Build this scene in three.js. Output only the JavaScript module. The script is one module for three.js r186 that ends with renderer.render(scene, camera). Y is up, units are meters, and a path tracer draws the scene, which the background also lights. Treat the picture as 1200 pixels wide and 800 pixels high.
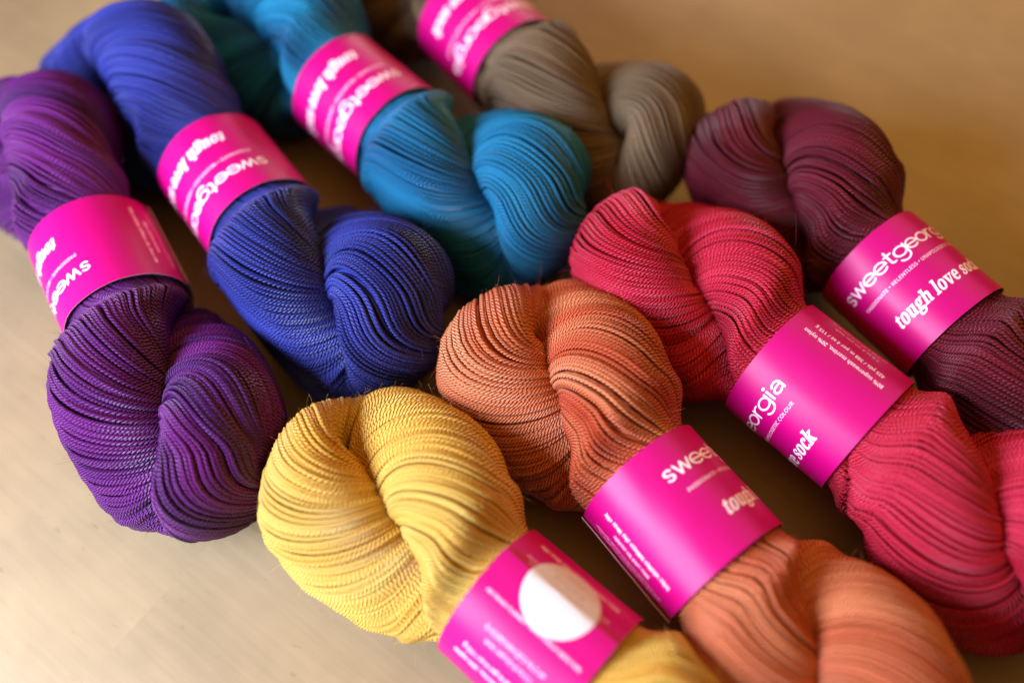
import * as THREE from 'three';
import { ImprovedNoise } from 'three/addons/math/ImprovedNoise.js';
import { RectAreaLightUniformsLib } from 'three/addons/lights/RectAreaLightUniformsLib.js';

// ---------------------------------------------------------------- camera, light, exposure
const scene = new THREE.Scene();
const renderer = new THREE.WebGLRenderer({ antialias: true });
renderer.toneMapping = THREE.LinearToneMapping;
renderer.toneMappingExposure = 1.24;
renderer.shadowMap.enabled = true;

const camera = new THREE.PerspectiveCamera(40.29, 1024 / 682, 0.02, 20);
camera.position.set(0, 0.3885, 0);
camera.up.set(0.03525, 0.49969, -0.86549);
camera.lookAt(0, 0.3885 - 0.86603, -0.5);
camera.focus = 0.37;                       // the band of sharpness through the loop ends
camera.userData.fStop = 2.2;

RectAreaLightUniformsLib.init();
scene.background = new THREE.Color(0.004, 0.004, 0.004);
function windowLight(x, y, z, w, h, tx, ty, tz, color, intensity) {
  const l = new THREE.RectAreaLight(color, intensity, w, h);
  l.position.set(x, y, z); l.lookAt(tx, ty, tz); l.castShadow = true;
  scene.add(l); return l;
}
// daylight from a window low on the near left, a far low window across the room,
// and the room's own warm lamp light: the ceiling it washes, and the lit wall beyond the far right corner
windowLight(-0.6, 0.43, 0.08, 0.42, 0.36, -0.05, 0, -0.12, new THREE.Color(0.86, 0.97, 1.22), 26);
windowLight(0.2, 0.3, -1.75, 0.7, 0.26, 0, 0.02, -0.2, new THREE.Color(0.95, 0.97, 1.0), 6);
windowLight(0.1, 1.6, -0.45, 2.2, 2.2, 0.1, 0, -0.4, new THREE.Color(1.0, 0.5, 0.12), 0.75);
windowLight(0.75, 1.0, -1.35, 1.2, 0.8, 0.2, 0, -0.4, new THREE.Color(1.0, 0.44, 0.06), 2.3);

// ---------------------------------------------------------------- small tools
const perlin = new ImprovedNoise();
const noise = (x, y, z) => perlin.noise(x + 31.7, y + 17.3, z + 53.1);
function rng(seed) { let a = seed >>> 0; return () => { a = (a + 0x6D2B79F5) >>> 0; let t = a; t = Math.imul(t ^ (t >>> 15), t | 1); t ^= t + Math.imul(t ^ (t >>> 7), t | 61); return ((t ^ (t >>> 14)) >>> 0) / 4294967296; }; }
const sstep = (a, b, x) => { const t = Math.min(1, Math.max(0, (x - a) / (b - a))); return t * t * (3 - 2 * t); };
const lerp = (a, b, t) => a + (b - a) * t;
const RAD = Math.PI / 180;
const CM = 0.01;
const softMax = (v, lim, k) => v - lim < -k ? v : lim - k + k * (1 - Math.exp(-(v - lim + k) / k));   // v never passes lim

// ---------------------------------------------------------------- table top
function woodTexture() {
  const W = 2048, H = 2048, data = new Uint8Array(W * H * 4);
  for (let j = 0; j < H; j++) for (let i = 0; i < W; i++) {
    const x = i / W, y = j / H;
    const warp = noise(x * 4, y * 2.2, 1.5) * 0.6 + noise(x * 9, y * 5, 7.1) * 0.2;
    const ring = 0.5 + 0.5 * Math.sin((y * 26 + warp * 9) * 2.0);
    const fine = noise(x * 14, y * 300, 3.3) * 0.5 + noise(x * 40, y * 700, 9.3) * 0.5;
    const blot = noise(x * 5, y * 6, 12.2) + 0.5 * noise(x * 13, y * 14, 2.2);
    const board = [0, 0.35, -0.25, 0.2, -0.4][Math.floor((y + 0.03) * 5) % 5];
    const fleck = Math.max(0, noise(x * 150, y * 420, 21.3) - 0.56) * 0.4, mott = noise(x * 34, y * 40, 5.5) + 0.6 * noise(x * 90, y * 100, 8.5);
    const v = 1 + 0.04 * (ring - 0.5) + 0.05 * fine + 0.08 * blot + 0.04 * mott - fleck + 0.06 * board;
    const k = (j * W + i) * 4;
    data[k] = Math.min(255, 154 * v); data[k + 1] = Math.min(255, 133 * v); data[k + 2] = Math.min(255, 100 * v * (1 - 0.04 * blot)); data[k + 3] = 255;
  }
  const t = new THREE.DataTexture(data, W, H); t.colorSpace = THREE.SRGBColorSpace;
  t.wrapS = t.wrapT = THREE.RepeatWrapping; t.magFilter = THREE.LinearFilter; t.minFilter = THREE.LinearMipmapLinearFilter; t.generateMipmaps = true; t.needsUpdate = true;
  return t;
}
{
  const g = new THREE.BoxGeometry(2.2, 0.03, 1.9);
  const p = g.attributes.position, uv = g.attributes.uv;
  const c = Math.cos(-38 * RAD), s = Math.sin(-38 * RAD);
  for (let i = 0; i < p.count; i++) uv.setXY(i, (p.getX(i) * c - p.getZ(i) * s) * 1.1, (p.getX(i) * s + p.getZ(i) * c) * 1.1);
  const m = new THREE.Mesh(g, new THREE.MeshPhysicalMaterial({ map: woodTexture(), roughness: 0.4 }));
  m.name = 'tabletop'; m.position.set(0, -0.015, -0.3); m.receiveShadow = m.castShadow = true;
  m.userData = { kind: 'structure', label: 'pale birch wood table top under the skeins', category: 'table' };
  scene.add(m);
}

// ---------------------------------------------------------------- yarn
// bump of a round plied yarn: v runs once round the yarn, u once per turn of its plies
function plyBump() {
  const W = 64, H = 64, data = new Uint8Array(W * H * 4);
  for (let j = 0; j < H; j++) for (let i = 0; i < W; i++) {
    let f = ((i / W + j / H) * 3) % 1;
    const h = Math.pow(Math.abs(Math.sin(Math.PI * f)), 0.6);
    const k = (j * W + i) * 4; data[k] = data[k + 1] = data[k + 2] = 255 * h; data[k + 3] = 255;
  }
  const t = new THREE.DataTexture(data, W, H); t.wrapS = t.wrapT = THREE.RepeatWrapping; t.magFilter = THREE.LinearFilter; t.minFilter = THREE.LinearMipmapLinearFilter; t.generateMipmaps = true; t.needsUpdate = true;
  return t;
}
const PLY_BUMP = plyBump();
const YARN_TURN = 0.5;   // cm of yarn per turn of its plies

class Builder {
  constructor() { this.p = []; this.n = []; this.c = []; this.u = []; this.ix = []; }
  // tube through points (cm), outs = outward directions, cols = linear colours
  tube(pts, outs, cols, rad, sides, u0 = 0, us = 1) {
    const base = this.p.length / 3, n = pts.length / 3; let u = u0;
    for (let j = 0; j < n; j++) {
      const a = Math.max(0, j - 1) * 3, b = Math.min(n - 1, j + 1) * 3, o = j * 3;
      let tx = pts[b] - pts[a], ty = pts[b + 1] - pts[a + 1], tz = pts[b + 2] - pts[a + 2];
      let L = Math.hypot(tx, ty, tz) || 1; tx /= L; ty /= L; tz /= L;
      if (j) u += Math.hypot(pts[o] - pts[o - 3], pts[o + 1] - pts[o - 2], pts[o + 2] - pts[o - 1]);
      let nx = outs[o], ny = outs[o + 1], nz = outs[o + 2];
      const d = nx * tx + ny * ty + nz * tz; nx -= d * tx; ny -= d * ty; nz -= d * tz;
      L = Math.hypot(nx, ny, nz) || 1; nx /= L; ny /= L; nz /= L;
      const bx = ty * nz - tz * ny, by = tz * nx - tx * nz, bz = tx * ny - ty * nx;
      const r = typeof rad === 'number' ? rad : rad[j];
      for (let k = 0; k <= sides; k++) {
        const th = k / sides * 2 * Math.PI, cs = Math.cos(th), sn = Math.sin(th);
        const ax = nx * cs + bx * sn, ay = ny * cs + by * sn, az = nz * cs + bz * sn;
        this.p.push((pts[o] + ax * r) * CM, (pts[o + 1] + ay * r) * CM, (pts[o + 2] + az * r) * CM);
        this.n.push(ax, ay, az); this.c.push(cols[o], cols[o + 1], cols[o + 2]);
        this.u.push(u * us / YARN_TURN, k / sides);
      }
    }
    const w = sides + 1;
    for (let j = 0; j < n - 1; j++) for (let k = 0; k < sides; k++) {
      const a = base + j * w + k, b = a + w;
      this.ix.push(a, a + 1, b, b, a + 1, b + 1);
    }
  }
  mesh(name, material, parent) {
    const g = new THREE.BufferGeometry();
    g.setAttribute('position', new THREE.Float32BufferAttribute(this.p, 3));
    g.setAttribute('normal', new THREE.Float32BufferAttribute(this.n, 3));
    g.setAttribute('color', new THREE.Float32BufferAttribute(this.c, 3));
    g.setAttribute('uv', new THREE.Float32BufferAttribute(this.u, 2));
    g.setIndex(this.ix);
    const m = new THREE.Mesh(g, material); m.name = name; m.castShadow = m.receiveShadow = true;
    parent.add(m); return m;
  }
}

const HC = 4.25;          // height of a skein's axis over the table, cm
const NY = 56;            // yarns round the surface of one fat strand
const DY = 0.148;          // yarn diameter, cm

function makeSkein(o) {
  const R = rng(o.seed), sd = o.seed * 7.31;
  const root = new THREE.Group(); root.name = o.name; scene.add(root);
  root.position.set(o.x * CM, 0, o.z * CM); root.rotation.y = -o.heading * RAD;
  root.userData = { label: o.label, category: 'yarn skein', group: 'twisted yarn skeins in pink bands' };
  // the crease between the two fat strands lies at these angles: [s, degrees, degrees per cm], one line for each side of the band
  const crease = ([s, d, r]) => q => (d + r * (q - s)) * RAD;
  const cP = crease(o.chi1), cN0 = crease(o.chi0), shift = Math.round((cP(1.5) - 3 * 15 * RAD - cN0(-1.5)) / Math.PI) * Math.PI, cN = q => cN0(q) + shift;
  const chiOf = q => q > 1.5 ? cP(q) : q < -1.5 ? cN(q) : lerp(cN(-1.5), cP(1.5), (q + 1.5) / 3);
  const lobe = o.lobe ?? 1, mess = o.mess ?? 0.4;
  // profiles along the axis
  const swell = s => sstep(1.8, 6.6, Math.abs(s));
  const op = s => s < 0 ? (o.open0 ?? 0) * sstep(4.5, 10, -s) : (o.open1 ?? 0) * sstep(4.5, 10, s);      // how far the loop at that end stands open
  const aOf = s => lerp(lerp(1.2, 2.08 * lobe, swell(s)), 1.75 * lobe, sstep(9.5, 11.5, Math.abs(s))) + op(s) * 0.95;
  const bOf = s => lerp(lerp(1.66, 2.4 * lobe, swell(s)), 2.15 * lobe, sstep(9.8, 12.0, Math.abs(s))) * (1 - 0.22 * op(s));
  const limOf = s => lerp((o.R ?? 2.8) - 0.25, 6, sstep(2.6, 5.8, Math.abs(s)));
  const qOf = s => lerp(1.8, 1.0, sstep(2.3, 4.8, Math.abs(s)));
  const psi = s => chiOf(s) - Math.PI / 2;
  const s1 = o.end1 ?? 10.95, s0 = -(o.end0 ?? 10.95);
  // centre line of the hank: a loop laid double and twisted upon itself
  let C = [];
  const add = (s, r, ps) => C.push([s, r * Math.cos(ps), r * Math.sin(ps)]);
  const st = 0.2;
  for (let s = 0; s < s1; s += st) add(s, aOf(s), psi(s));
  for (let i = 0; i <= 24; i++) { const t = i / 24 * Math.PI; add(s1 + (0.85 + (o.open1 ?? 0)) * Math.sin(t), aOf(s1) * Math.cos(t), psi(s1 + 0.9 * Math.sin(t))); }
  for (let s = s1; s > s0; s -= st) add(s, -aOf(s), psi(s));
  for (let i = 0; i <= 24; i++) { const t = i / 24 * Math.PI; add(s0 - (0.85 + (o.open0 ?? 0)) * Math.sin(t), -aOf(s0) * Math.cos(t), psi(s0 - 0.9 * Math.sin(t))); }
  for (let s = s0; s < 0; s += st) add(s, aOf(s), psi(s));
  for (let it = 0; it < 10; it++) C = C.map((c, i) => { const n = C.length, a = C[(i + n - 1) % n], b = C[(i + 1) % n]; return [0, 1, 2].map(k => 0.5 * c[k] + 0.25 * (a[k] + b[k])); });
  // resample evenly
  const cum = [0]; for (let i = 1; i <= C.length; i++) { const a = C[i - 1], b = C[i % C.length]; cum.push(cum[i - 1] + Math.hypot(b[0] - a[0], b[1] - a[1], b[2] - a[2])); }
  const Ltot = cum[C.length], M = Math.round(Ltot / 0.2), D = [];
  for (let i = 0, j = 0; i <= M; i++) {
    const l = Ltot * i / M; while (j < C.length - 1 && cum[j + 1] < l) j++;
    const f = (l - cum[j]) / (cum[j + 1] - cum[j]), a = C[j], b = C[(j + 1) % C.length];
    D.push([0, 1, 2].map(k => lerp(a[k], b[k], f)));
  }
  // frames by parallel transport
  const T = D.map((c, i) => { const a = D[Math.max(0, i - 1)], b = D[Math.min(M, i + 1)]; return new THREE.Vector3(b[0] - a[0], b[1] - a[1], b[2] - a[2]).normalize(); });
  const N = [], B = []; let nv = new THREE.Vector3(0, 0, 1);
  for (let i = 0; i <= M; i++) { nv.addScaledVector(T[i], -nv.dot(T[i])).normalize(); N.push(nv.clone()); B.push(new THREE.Vector3().crossVectors(T[i], nv)); }
  const b = D.map(c => bOf(c[0])), tw = [0];
  for (let i = 1; i <= M; i++) {
    const th = lerp(lerp(26, o.twist ?? 62, sstep(2.2, 5.6, Math.abs(D[i][0]))), 58, sstep(9.5, 11.5, Math.abs(D[i][0]))) * RAD;
    tw.push(tw[i - 1] - Math.tan(th) / b[i] * Ltot / M);
  }
  // towards the tips the strand lies flatter against the end of the loop but keeps its full thickness across it
  const flat = D.map(c => lerp(1, 0.52, sstep(9.4, 11.6, Math.abs(c[0]))));
  const offs = (i, ph, rr) => {
    const n = N[i], bb = B[i], cs = Math.cos(ph) * rr, sn = Math.sin(ph) * rr; let x = n.x * cs + bb.x * sn, y = n.y * cs + bb.y * sn, z = n.z * cs + bb.z * sn;
    const k = flat[i]; if (k < 1) { const ps = psi(Math.max(s0, Math.min(s1, D[i][0]))), fy = -Math.sin(ps), fz = Math.cos(ps), d = y * fy + z * fz; x *= k; y = lerp(fy * d, y, k); z = lerp(fz * d, z, k); }
    return deform(D[i][0] + x, D[i][1] + y, D[i][2] + z);
  };
  const tipA = D.reduce((m, c, i) => c[0] > D[m][0] ? i : m, 0), tipB = D.reduce((m, c, i) => c[0] < D[m][0] ? i : m, 0);
  // squeeze of neighbours, band and table: (s, t, up) -> local metres-in-cm (x, y, z)
  const deform = (s, t, u) => {
    const ps = psi(Math.max(s0, Math.min(s1, s))), ce = Math.cos(ps), se = Math.sin(ps), q = qOf(s);
    let re = t * ce + u * se, rf = (-t * se + u * ce) * q;
    t = re * ce - rf * se; u = re * se + rf * ce;
    const r = Math.hypot(t, u), lim = limOf(s); if (r > lim - 0.5) { const k = softMax(r, lim, 0.5) / r; t *= k; u *= k; }
    const tp = s > 0 ? o.tMax1 ?? 9 : o.tMax0 ?? 9, tn = s > 0 ? o.tMin1 ?? 9 : o.tMin0 ?? 9;
    const w = sstep(2.5, 5, Math.abs(s));
    t = lerp(t, softMax(t, tp, 0.9), w); t = lerp(t, -softMax(-t, tn, 0.9), w);
    if (s > 0) t += (o.bend ?? 0) * s * s * 0.01; else if (s < -4) t -= (o.hook ?? 0) * (s + 4) * (s + 4);
    let y = u + HC + (o.lift ?? 0);
    y = 0.12 + (-softMax(-(y - 0.12), 0, 0.7));
    return [s, y, -t];
  };
  const mat = new THREE.MeshPhysicalMaterial({ vertexColors: true, roughness: 0.44, specularIntensity: 1.0, sheen: 0.04, sheenRoughness: 0.4, sheenColor: new THREE.Color(...o.sheen), bumpMap: PLY_BUMP, bumpScale: 0.0016 });
  const parts = [new Builder(), new Builder()];
  const centre = D.map(c => deform(c[0], c[1], c[2]));
  const hairs = new Builder();
  const emit = (phiOf, radOf, colOf, yr, sides, collect) => {
    const P = [], O = [], K = [], Rr = [], us = 0.8 + 0.45 * R();
    for (let i = 0; i <= M; i++) {
      const ph = phiOf(i);
      const q = offs(i, ph, radOf(i, ph));
      P.push(...q); const c = centre[i]; O.push(q[0] - c[0], q[1] - c[1], q[2] - c[2]); K.push(...colOf(i, ph)); Rr.push(yr * (1 + 0.1 * noise(i * 0.21, ph * 0.0 + yr * 99, sd + collect * 3.7)));
    }
    const cut = (a, z, to) => to.tube(P.slice(a * 3, z * 3 + 3), O.slice(a * 3, z * 3 + 3), K.slice(a * 3, z * 3 + 3), Rr.slice(a, z + 1), sides, a * 0.37, us);
    cut(0, tipA, parts[0]); cut(tipA, tipB, parts[1]); cut(tipB, M, parts[0]);
    return [P, O, K];
  };
  const dye = (l, y, k) => {     // hand-dyed: tone drifts along the hank and from yarn to yarn
    const v = noise(l * 0.045 * (o.dyeScale ?? 1), y * 0.9, sd) * 1.5 + noise(l * 0.16, y * 2.2, sd + 5) * 0.5 + k * 0.22;
    const f = Math.min(1, Math.max(0, 0.5 + v * (o.dyeAmount ?? 0.45)));
    return [0, 1, 2].map(c => lerp(o.colorA[c], o.colorB[c], f));
  };
  for (let layer = 0; layer < 2; layer++) for (let y = 0, ny = layer ? 40 : NY; y < ny; y++) {
    const al = (y + layer * 0.5) / ny * 2 * Math.PI, ca = Math.cos(al), sa = Math.sin(al), sp = 2 * Math.PI / NY;
    const j0 = (R() - 0.5) * 0.35 * sp, tone = R() - 0.5, rj = (R() - 0.5) * 0.07, off = R() * 50;
    const phi = i => {
      const l = i * Ltot / M;
      return al + tw[i] + j0 + sp * (1.5 * noise(ca * 2.1, sa * 2.1, l * 0.10 + sd) + mess * 1.5 * noise(ca * 5.5, sa * 5.5, l * 0.13 + sd + 9) + 0.5 * noise(off, l * 0.25, sd));
    };
    const rad = i => {
      const l = i * Ltot / M;
      const lump = 0.16 * noise(ca * 1.3, sa * 1.3, l * 0.14 + sd + 20) + mess * 0.11 * noise(ca * 4.2, sa * 4.2, l * 0.13 + sd + 40);
      const own = 0.07 * noise(off + 7, l * 0.22, sd + 3);
      return (b[i] - DY * 0.5 - layer * DY * 0.6) + (lump + own + rj) * sstep(2.2, 5, Math.abs(D[i][0])) ;
    };
    const res = emit(phi, rad, (i) => dye(i * Ltot / M, Math.abs(al - Math.PI), tone), layer ? DY * 0.74 : DY * 0.64, layer ? 4 : 5, y + layer * 60);
    if (!layer) {          // stray fibres standing off the yarn
      const cnt = o.hairs ?? 34, [P, O, K] = res;
      for (let h = 0; h < cnt; h++) {
        const i = 2 + Math.floor(R() * (M - 4)), q = i * 3;
        if (Math.abs(P[q]) < 2.9) continue;
        const d0 = new THREE.Vector3(O[q], O[q + 1], O[q + 2]).normalize();
        const tg = new THREE.Vector3(P[q + 3] - P[q], P[q + 4] - P[q + 1], P[q + 5] - P[q + 2]).normalize().multiplyScalar(R() < 0.5 ? -1 : 1);
        const dir = d0.clone().multiplyScalar(0.35 + 0.6 * R()).addScaledVector(tg, 0.8).add(new THREE.Vector3(R() - 0.5, R() - 0.5, R() - 0.5).multiplyScalar(0.7)).normalize();
        const cv = new THREE.Vector3(R() - 0.5, R() - 0.5, R() - 0.5)	.multiplyScalar(2.4), len = 0.2 + 0.75 * R() * R();
        const p0 = new THREE.Vector3(P[q], P[q + 1], P[q + 2]).addScaledVector(d0, DY * 0.4), hp = [], ho = [], hk = [];
        for (let e = 0; e < 5; e++) { const f = e / 4 * len; hp.push(p0.x + dir.x * f + cv.x * f * f, Math.max(0.02, p0.y + dir.y * f + cv.y * f * f), p0.z + dir.z * f + cv.z * f * f); ho.push(d0.x, d0.y, d0.z + 0.01); hk.push(K[q], K[q + 1], K[q + 2]); }
        hairs.tube(hp, ho, hk, 0.0024, 3);
      }
    }
  }
  // the yarns inside, seen only as a closed body through the gaps
  {
    const P = [], K = [], cc = [0, 1, 2].map(c => lerp(o.colorA[c], o.colorB[c], 0.4)), sides = 16;
    for (const [part, a, z] of [[parts[0], 0, tipA], [parts[1], tipA, tipB], [parts[0], tipB, M]]) {
      const base = part.p.length / 3;
      for (let i = a; i <= z; i++) for (let k = 0; k <= sides; k++) {
        const ph = k / sides * 2 * Math.PI, rr = Math.max(0.4, b[i] - 2.1 * DY), c = centre[i];
        const q = offs(i, ph, rr);
        const v = new THREE.Vector3(q[0] - c[0], q[1] - c[1], q[2] - c[2]).normalize();
        part.p.push(q[0] * CM, q[1] * CM, q[2] * CM); part.n.push(v.x, v.y, v.z); part.c.push(...cc); part.u.push(i * 0.4, k);
      }
      for (let i = 0; i < z - a; i++) for (let k = 0; k < sides; k++) { const e = base + i * (sides + 1) + k, f = e + sides + 1; part.ix.push(e, e + 1, f, f, e + 1, f + 1); }
    }
  }
  for (const p of parts) p.mesh('twisted_strand', mat, root);
  const hm = mat.clone(); hm.bumpMap = null;
  const hz = hairs.mesh('stray_fibres', hm, root); hz.userData.kind = 'stuff';
  paperBand(root, o);
  return root;
}

// ---------------------------------------------------------------- printed paper band
const BAND_R = 2.8, BAND_W = 5.0, TEX_W = 2048, TEX_H = 640, PRINT_H = 584;
// thin round-ended geometric lower case, drawn as strokes (h = x-height)
function roundLetters(x, txt, width, cx, base, h, sw) {
  const r = h / 2, adv = { s: 0.86, w: 1.36, e: 1.12, t: 0.72, g: 1.14, o: 1.14, r: 0.72, i: 0.46, a: 1.04 };
  const total = [...txt].reduce((q, c) => q + adv[c], 0) * h, k = width / total;
  x.save(); x.translate(cx - width / 2, base); x.scale(k, 1); x.lineWidth = sw; x.lineCap = 'round'; x.lineJoin = 'round'; x.strokeStyle = x.fillStyle;
  let p = 0;
  const path = f => { x.beginPath(); f(); x.stroke(); };
  for (const c of txt) {
    const w = adv[c] * h, m = p + w / 2, y = -r;
    if (c === 'o' || c === 'e' || c === 'g') path(() => { if (c === 'e') { x.moveTo(m - r, y); x.lineTo(m + r, y); x.arc(m, y, r, 0, 0.75, true); } else x.arc(m, y, r, 0, Math.PI * 2); });
    if (c === 'g') path(() => { x.moveTo(m + r, -h); x.lineTo(m + r, r * 0.2); x.arc(m, r * 0.2, r, 0, 2.6); });
    if (c === 's') path(() => { const q = r * 0.5; x.arc(m, -h + q, q, -0.4, Math.PI / 2, true); x.arc(m, -q, q, -Math.PI / 2, Math.PI * 0.85); });
    if (c === 'w') path(() => { const q = 0.58 * h; x.moveTo(m - q, -h); x.lineTo(m - q * 0.5, 0); x.lineTo(m, -h); x.lineTo(m + q * 0.5, 0); x.lineTo(m + q, -h); });
    if (c === 't') path(() => { x.moveTo(m - r * 0.15, -h * 1.42); x.lineTo(m - r * 0.15, -r * 0.45); x.arc(m + r * 0.3, -r * 0.45, r * 0.45, Math.PI, Math.PI * 0.4, true); x.moveTo(m - r * 0.6, -h); x.lineTo(m + r * 0.55, -h); });
    if (c === 'r') path(() => { const l = m - r * 0.45; x.moveTo(l, 0); x.lineTo(l, -h); x.moveTo(l, -h * 0.55); x.arc(l + r * 0.9, -h * 0.55, r * 0.9, Math.PI, Math.PI * 1.55); });
    if (c === 'i') { path(() => { x.moveTo(m, 0); x.lineTo(m, -h); }); x.beginPath(); x.arc(m, -h * 1.38, sw * 0.8, 0, Math.PI * 2); x.fill(); }
    if (c === 'a') path(() => { const e = m + r * 0.72; x.moveTo(e, 0); x.lineTo(e, -h + r * 0.72); x.arc(m, -h + r * 0.72, r * 0.72, 0, Math.PI * 1.15, true); x.moveTo(e, -h * 0.6); x.lineTo(m - r * 0.2, -h * 0.56); x.arc(m - r * 0.25, -h * 0.28, h * 0.28, -Math.PI / 2, Math.PI / 2, true); x.lineTo(m, 0); x.lineTo(e, -h * 0.22); });
    p += w;
  }
  x.restore();
}
function bandTexture() {
  const cv = document.createElement('canvas'); cv.width = TEX_W; cv.height = TEX_H;
  const x = cv.getContext('2d');
  x.fillStyle = '#c60072'; x.fillRect(0, 0, TEX_W, TEX_H);
  x.fillStyle = '#f4e6ea'; x.fillRect(0, PRINT_H + 8, TEX_W, TEX_H - PRINT_H - 8);
  const px = TEX_W / 360, cm = PRINT_H / BAND_W;      // pixels per degree round the band, per cm along it
  const at = deg => ((deg + 540) % 360) * px;         // brand centre (0 degrees) sits mid-canvas
  const fitText = (txt, font, size, w, cx, cy) => {
    x.font = font.replace('SZ', size); const m = x.measureText(txt).width;
    x.save(); x.translate(cx, cy); x.scale(w / m, 1); x.textAlign = 'center'; x.textBaseline = 'alphabetic'; x.fillText(txt, 0, 0); x.restore();
  };
  x.fillStyle = '#fff3f6';
  roundLetters(x, 'sweetgeorgia', 7.2 * cm, at(0), 1.6 * cm, 0.42 * cm, 0.075 * cm);
  fitText('PASSIONATE \u2022 RELENTLESS \u2022 UNAPOLOGETIC COLOUR', 'SZpx sans-serif', 25, 6.4 * cm, at(0), 2.3 * cm);
  x.save(); x.translate(at(0), 3.78 * cm); x.transform(1, 0, -0.26, 1, 0, 0); x.lineWidth = 3; x.strokeStyle = x.fillStyle; x.font = 'bold 96px serif';
  { const w = x.measureText('tough love sock').width; x.scale(5.3 * cm / w, 1); x.textAlign = 'center'; x.fillText('tough love sock', 0, 0); x.strokeText('tough love sock', 0, 0); } x.restore();
  const up = (txt, font, size, len, deg, v, dir = -1) => {
    x.save(); x.translate(at(deg), v * cm); x.rotate(dir * Math.PI / 2); x.font = font.replace('SZ', size);
    const m = x.measureText(txt).width; x.scale(len * cm / m, 1); x.textAlign = 'center'; x.textBaseline = 'middle'; x.fillText(txt, 0, 0); x.restore();
  };
  up('80% superwash merino, 20% nylon', 'bold SZpx sans-serif', 33, 3.7, 121, 2.5);
  up('425 yds / 388 m per 4 oz / 115 g', 'bold SZpx sans-serif', 31, 3.25, 131, 2.5);
  up('7.5 to 8 sts per inch', 'SZpx sans-serif', 29, 2.1, 146, 2.5);
  up('on 2 to 2.25 mm (US 0-1)', 'SZpx sans-serif', 29, 2.6, 155, 2.5);
  // small print too fine to read in the photograph: word-shaped runs of strokes
  const rq = rng(5);
  const fine = (deg, len, hgt, lw) => {
    x.save(); x.translate(at(deg), 2.5 * cm); x.rotate(-Math.PI / 2); x.strokeStyle = x.fillStyle; x.lineWidth = lw; x.beginPath();
    for (let q = -len * cm / 2, n = 0, word = 5; q < len * cm / 2; q += hgt * 0.55, n++) {
      if (n >= word) { q += hgt * 0.4; n = 0; word = 3 + Math.floor(rq() * 7); }
      const k = rq(); x.moveTo(q, hgt / 2 * (k < 0.3 ? 1 : 0.75)); x.lineTo(q, -hgt / 2 * (k > 0.6 ? 1 : 0.55)); x.lineTo(q + hgt * 0.3, k > 0.5 ? 0 : -hgt * 0.35);
    }
    x.stroke(); x.restore();
  };
  fine(175, 4.1, 15, 3.2); fine(-128, 3.5, 20, 5); fine(-137, 1.9, 18, 4.5); fine(-146, 3.6, 9, 2); fine(-150, 3.2, 9, 2);
  const t = new THREE.CanvasTexture(cv); t.colorSpace = THREE.SRGBColorSpace; t.anisotropy = 8; t.generateMipmaps = true; t.minFilter = THREE.LinearMipmapLinearFilter;
  return t;
}
const BAND_MAT = new THREE.MeshPhysicalMaterial({ map: bandTexture(), roughness: 0.42, specularIntensity: 0.55 });
const SEAM = 204;
function bandRadius(o, deg) {           // degrees round the band from the brand's centre
  let d = ((deg - SEAM + 540) % 360) - 180; d = Math.abs(d) * RAD;
  const ridge = o.ridge ?? 0.015;
  return (o.R ?? BAND_R) * (1 + ridge * Math.exp(-d / 0.3) + 0.012 * noise(Math.cos(deg * RAD) * 1.5, Math.sin(deg * RAD) * 1.5, o.seed));
}
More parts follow.
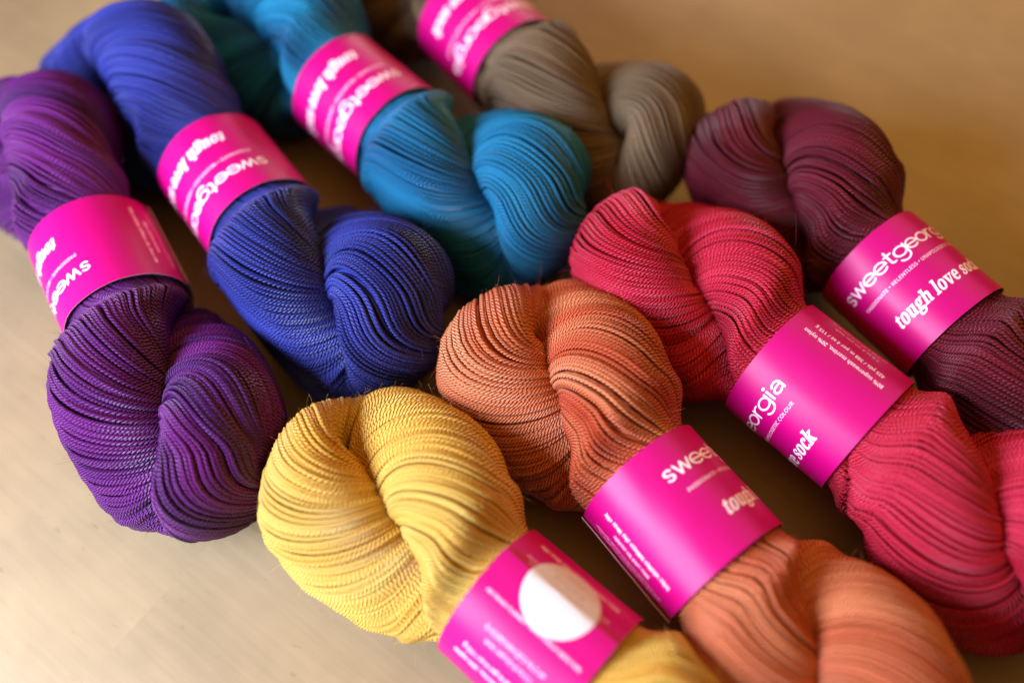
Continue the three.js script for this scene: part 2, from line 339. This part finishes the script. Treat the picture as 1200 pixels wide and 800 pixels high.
function paperBand(root, o) {
  // flip = -1 turns the band end for end, so the lettering reads the other way
  const flip = o.flip ?? 1, turn = o.turn;            // turn: which angle (from straight up, towards +t) carries the brand's centre
  const place = (deg, v, r) => {                      // deg from brand centre in reading direction, v cm from the top of the print
    const a = (turn + flip * deg) * RAD, s = (v - BAND_W / 2) * flip + (o.bandShift ?? 0) + (o.skew ?? 0) * Math.sin(a);
    return [s * CM, (HC + (o.lift ?? 0) + r * Math.cos(a)) * CM, -(r * Math.sin(a)) * CM];
  };
  const p = [], u = [], ix = [];
  const n = 150, m = 6, th = 0.025, over = 5;
  const d0 = SEAM - 360 - over, d1 = SEAM;
  const grid = (f, rows) => { const b0 = p.length / 3; for (let i = 0; i <= n; i++) for (let j = 0; j <= rows; j++) { const [q, w] = f(i / n, j / rows); p.push(...q); u.push(...w); } for (let i = 0; i < n; i++) for (let j = 0; j < rows; j++) { const a = b0 + i * (rows + 1) + j, c = a + rows + 1; ix.push(a, c, a + 1, a + 1, c, c + 1); } };
  const deg = f => lerp(d0, d1, f);
  const rr = (f, v) => { const d = deg(f); const tuck = 0.08 * sstep(0, 1, (d - (SEAM - 25)) / 25) - 0.03 * (1 - sstep(0, 1, (d - d0) / 20)); return bandRadius(o, d) + tuck + 0.035 * noise(v * 0.7, d * 0.045, o.seed + 4); };
  const tu = d => (d + 180) / 360, tv = v => 1 - v / BAND_W * PRINT_H / TEX_H;
  const WH = 1 - (PRINT_H + 32) / TEX_H;
  grid((f, g) => [place(deg(f), g * BAND_W, rr(f, g * BAND_W)), [tu(deg(f)), tv(Math.min(g, 0.999) * BAND_W)]], m);
  grid((f, g) => [place(deg(f), (1 - g) * BAND_W, rr(f, (1 - g) * BAND_W) - th), [tu(deg(f)), WH]], m);
  grid((f, g) => [place(deg(f), 0, rr(f, 0) - th * (1 - g)), [tu(deg(f)), WH]], 1);
  grid((f, g) => [place(deg(f), BAND_W, rr(f, BAND_W) - th * g), [tu(deg(f)), WH]], 1);
  for (const f of [0, 1]) {      // cut ends of the strip
    const b0 = p.length / 3;
    for (let j = 0; j <= m; j++) for (const k of [0, 1]) { p.push(...place(deg(f), j / m * BAND_W, rr(f, j / m * BAND_W) - th * k)); u.push(0.5, WH); }
    for (let j = 0; j < m; j++) ix.push(b0 + 2 * j, b0 + 2 * j + 1, b0 + 2 * j + 2, b0 + 2 * j + 2, b0 + 2 * j + 1, b0 + 2 * j + 3);
  }
  const g = new THREE.BufferGeometry();
  g.setAttribute('position', new THREE.Float32BufferAttribute(p, 3)); g.setAttribute('uv', new THREE.Float32BufferAttribute(u, 2)); g.setIndex(ix); g.computeVertexNormals();
  const band = new THREE.Mesh(g, BAND_MAT); band.name = 'paper_band'; band.castShadow = band.receiveShadow = true; root.add(band);
  if (o.sticker) {   // round white sticker that holds the seam shut
    const P = [], I = [], U = [], rs = 1.42, rings = 10, seg = 48;
    const R0 = o.R ?? BAND_R;
    const pt = (r, a, lift) => { const dx = r * Math.cos(a), dv = r * Math.sin(a), d = SEAM + dx / R0 / RAD; const dd = d > SEAM ? d - 360 : d; const f = (dd - d0) / (d1 - d0); const near = d > SEAM ? 0.11 * Math.exp(-(d - SEAM) / 6) : 0; return place(d, BAND_W / 2 + 0.1 + dv, rr(Math.min(1, Math.max(0, f)), 2.5) + near + lift); };
    P.push(...pt(0.001, 0, 0.03)); U.push(0.5, 0.5);
    for (let i = 1; i <= rings; i++) for (let k = 0; k < seg; k++) { const a = k / seg * 2 * Math.PI; P.push(...pt(rs * i / rings, a, 0.03)); U.push(0.5 + 0.5 * i / rings * Math.cos(a), 0.5 + 0.5 * i / rings * Math.sin(a)); }
    for (let k = 0; k < seg; k++) { const a = k / seg * 2 * Math.PI; P.push(...pt(rs, a, 0.002)); U.push(0.5 + 0.5 * Math.cos(a), 0.5 + 0.5 * Math.sin(a)); }
    for (let k = 0; k < seg; k++) { const k2 = (k + 1) % seg; I.push(0, 1 + k, 1 + k2); for (let i = 0; i < rings; i++) { const a = 1 + i * seg; I.push(a + k, a + seg + k, a + k2, a + k2, a + seg + k, a + seg + k2); } }
    const sg = new THREE.BufferGeometry(); sg.setAttribute('position', new THREE.Float32BufferAttribute(P, 3)); sg.setAttribute('uv', new THREE.Float32BufferAttribute(U, 2)); sg.setIndex(I); sg.computeVertexNormals();
    const st = new THREE.Mesh(sg, STICKER_MAT); st.name = 'round_sticker'; st.castShadow = st.receiveShadow = true; band.add(st);
  }
}
function stickerTexture() {
  const cv = document.createElement('canvas'); cv.width = cv.height = 256; const x = cv.getContext('2d');
  x.fillStyle = '#dedad8'; x.fillRect(0, 0, 256, 256);
  x.strokeStyle = '#b4abad'; x.lineWidth = 5; x.save(); x.translate(128, 128); x.rotate(-Math.PI / 2); x.beginPath();      // faint handwriting-like marks
  for (let k = 0; k < 7; k++) { x.moveTo(-60 + k * 17, 34 + (k % 3) * 5); x.lineTo(-52 + k * 17, 58 - (k % 2) * 8); }
  for (let k = 0; k < 4; k++) { x.moveTo(-30 + k * 17, 78); x.lineTo(-24 + k * 17, 92); }
  x.stroke(); x.restore();
  const t = new THREE.CanvasTexture(cv); t.colorSpace = THREE.SRGBColorSpace; return t;
}
const STICKER_MAT = new THREE.MeshPhysicalMaterial({ map: stickerTexture(), roughness: 0.5 });

// ---------------------------------------------------------------- the eight skeins
const lin = (...c) => { const k = new THREE.Color(`rgb(${c[0]},${c[1]},${c[2]})`); return [k.r, k.g, k.b]; };
const SKEINS = [
  { name: 'yarn_skein', label: 'deep purple yarn skein lying beside the indigo blue one', x: -17.93, z: -23.95, heading: 60.2, chi1: [5, 34, 19], chi0: [-8, 140, 11], end0: 11.6, end1: 11.5, mess: 0.9, hook: 0.02, flip: -1, turn: -78, seed: 11, colorA: lin(58, 8, 84), colorB: lin(130, 30, 136), sheen: [0.5, 0.25, 0.6], tMax1: 4.4, tMin1: 4.6 },
  { name: 'yarn_skein_001', label: 'indigo blue yarn skein between the purple and teal ones', x: -12.75, z: -28.61, heading: 54.3, lobe: 1.09, chi1: [10, 138, 20], chi0: [-9, 145, 9], end0: 10.9, open0: 0.3, hook: 0.034, bend: 0.8, flip: -1, turn: -40, seed: 23, colorA: lin(26, 34, 114), colorB: lin(66, 76, 186), sheen: [0.3, 0.3, 0.6], tMin1: 3.6, tMax1: 5 },
  { name: 'yarn_skein_002', label: 'teal blue yarn skein between the indigo and taupe ones', x: -6.79, z: -33.64, heading: 48.6, lobe: 1.09, chi1: [7, 80, 22], chi0: [-8, 125, 10], open0: 0.2, hook: 0.03, bend: 0.7, flip: -1, turn: -42, seed: 37, colorA: lin(0, 82, 134), colorB: lin(36, 160, 208), sheen: [0.25, 0.45, 0.55], tMin1: 3.7, tMax1: 5 },
  { name: 'yarn_skein_003', label: 'taupe brown yarn skein lying behind the teal blue one', x: -0.67, z: -38.3, heading: 55.4, lobe: 1.07, chi1: [10.2, 122, 20], chi0: [-6.2, 130, 15], bend: 0.9, flip: -1, turn: -12, seed: 41, colorA: lin(96, 74, 50), colorB: lin(158, 130, 96), sheen: [0.4, 0.35, 0.28], tMin1: 3.7 },
  { name: 'yarn_skein_004', label: 'dark maroon yarn skein lying beside the crimson red one', x: 17.52, z: -21.65, heading: 56.1, chi0: [-9, 85, 21], end0: 10.0, chi1: [5.5, 60, 20], flip: 1, turn: -12, R: 2.65, seed: 53, colorA: lin(78, 4, 20), colorB: lin(130, 24, 46), sheen: [0.45, 0.2, 0.28], tMin0: 3.8 },
  { name: 'yarn_skein_005', label: 'crimson red yarn skein between the maroon and orange ones', x: 12.55, z: -16.88, heading: 48.1, chi0: [-5.5, 122, 17], end0: 10.2, chi1: [5.5, 45, 26], flip: 1, turn: -113, seed: 67, colorA: lin(200, 0, 40), colorB: lin(255, 62, 98), sheen: [0.6, 0.25, 0.3], tMin0: 3.8 },
  { name: 'yarn_skein_006', label: 'burnt orange yarn skein between the red and yellow ones', x: 6.29, z: -11.67, heading: 54.7, chi0: [-6.2, 135, 19], end0: 10.1, chi1: [5.5, 70, 24], flip: 1, turn: 66, seed: 79, colorA: lin(206, 68, 26), colorB: lin(255, 160, 108), sheen: [0.6, 0.4, 0.3] },
  { name: 'yarn_skein_007', label: 'golden yellow yarn skein with white sticker on its band', x: 0.68, z: -7.62, heading: 43.0, chi0: [-7.3, 108, 16], end0: 10.8, chi1: [5.5, 0, 20], flip: 1, turn: 175, mess: 0.5, ridge: 0.04, sticker: true, seed: 83, colorA: lin(254, 182, 56), colorB: lin(255, 218, 112), dyeAmount: 0.45, sheen: [0.6, 0.5, 0.25] },
];
for (const s of SKEINS) makeSkein(s);

renderer.render(scene, camera);
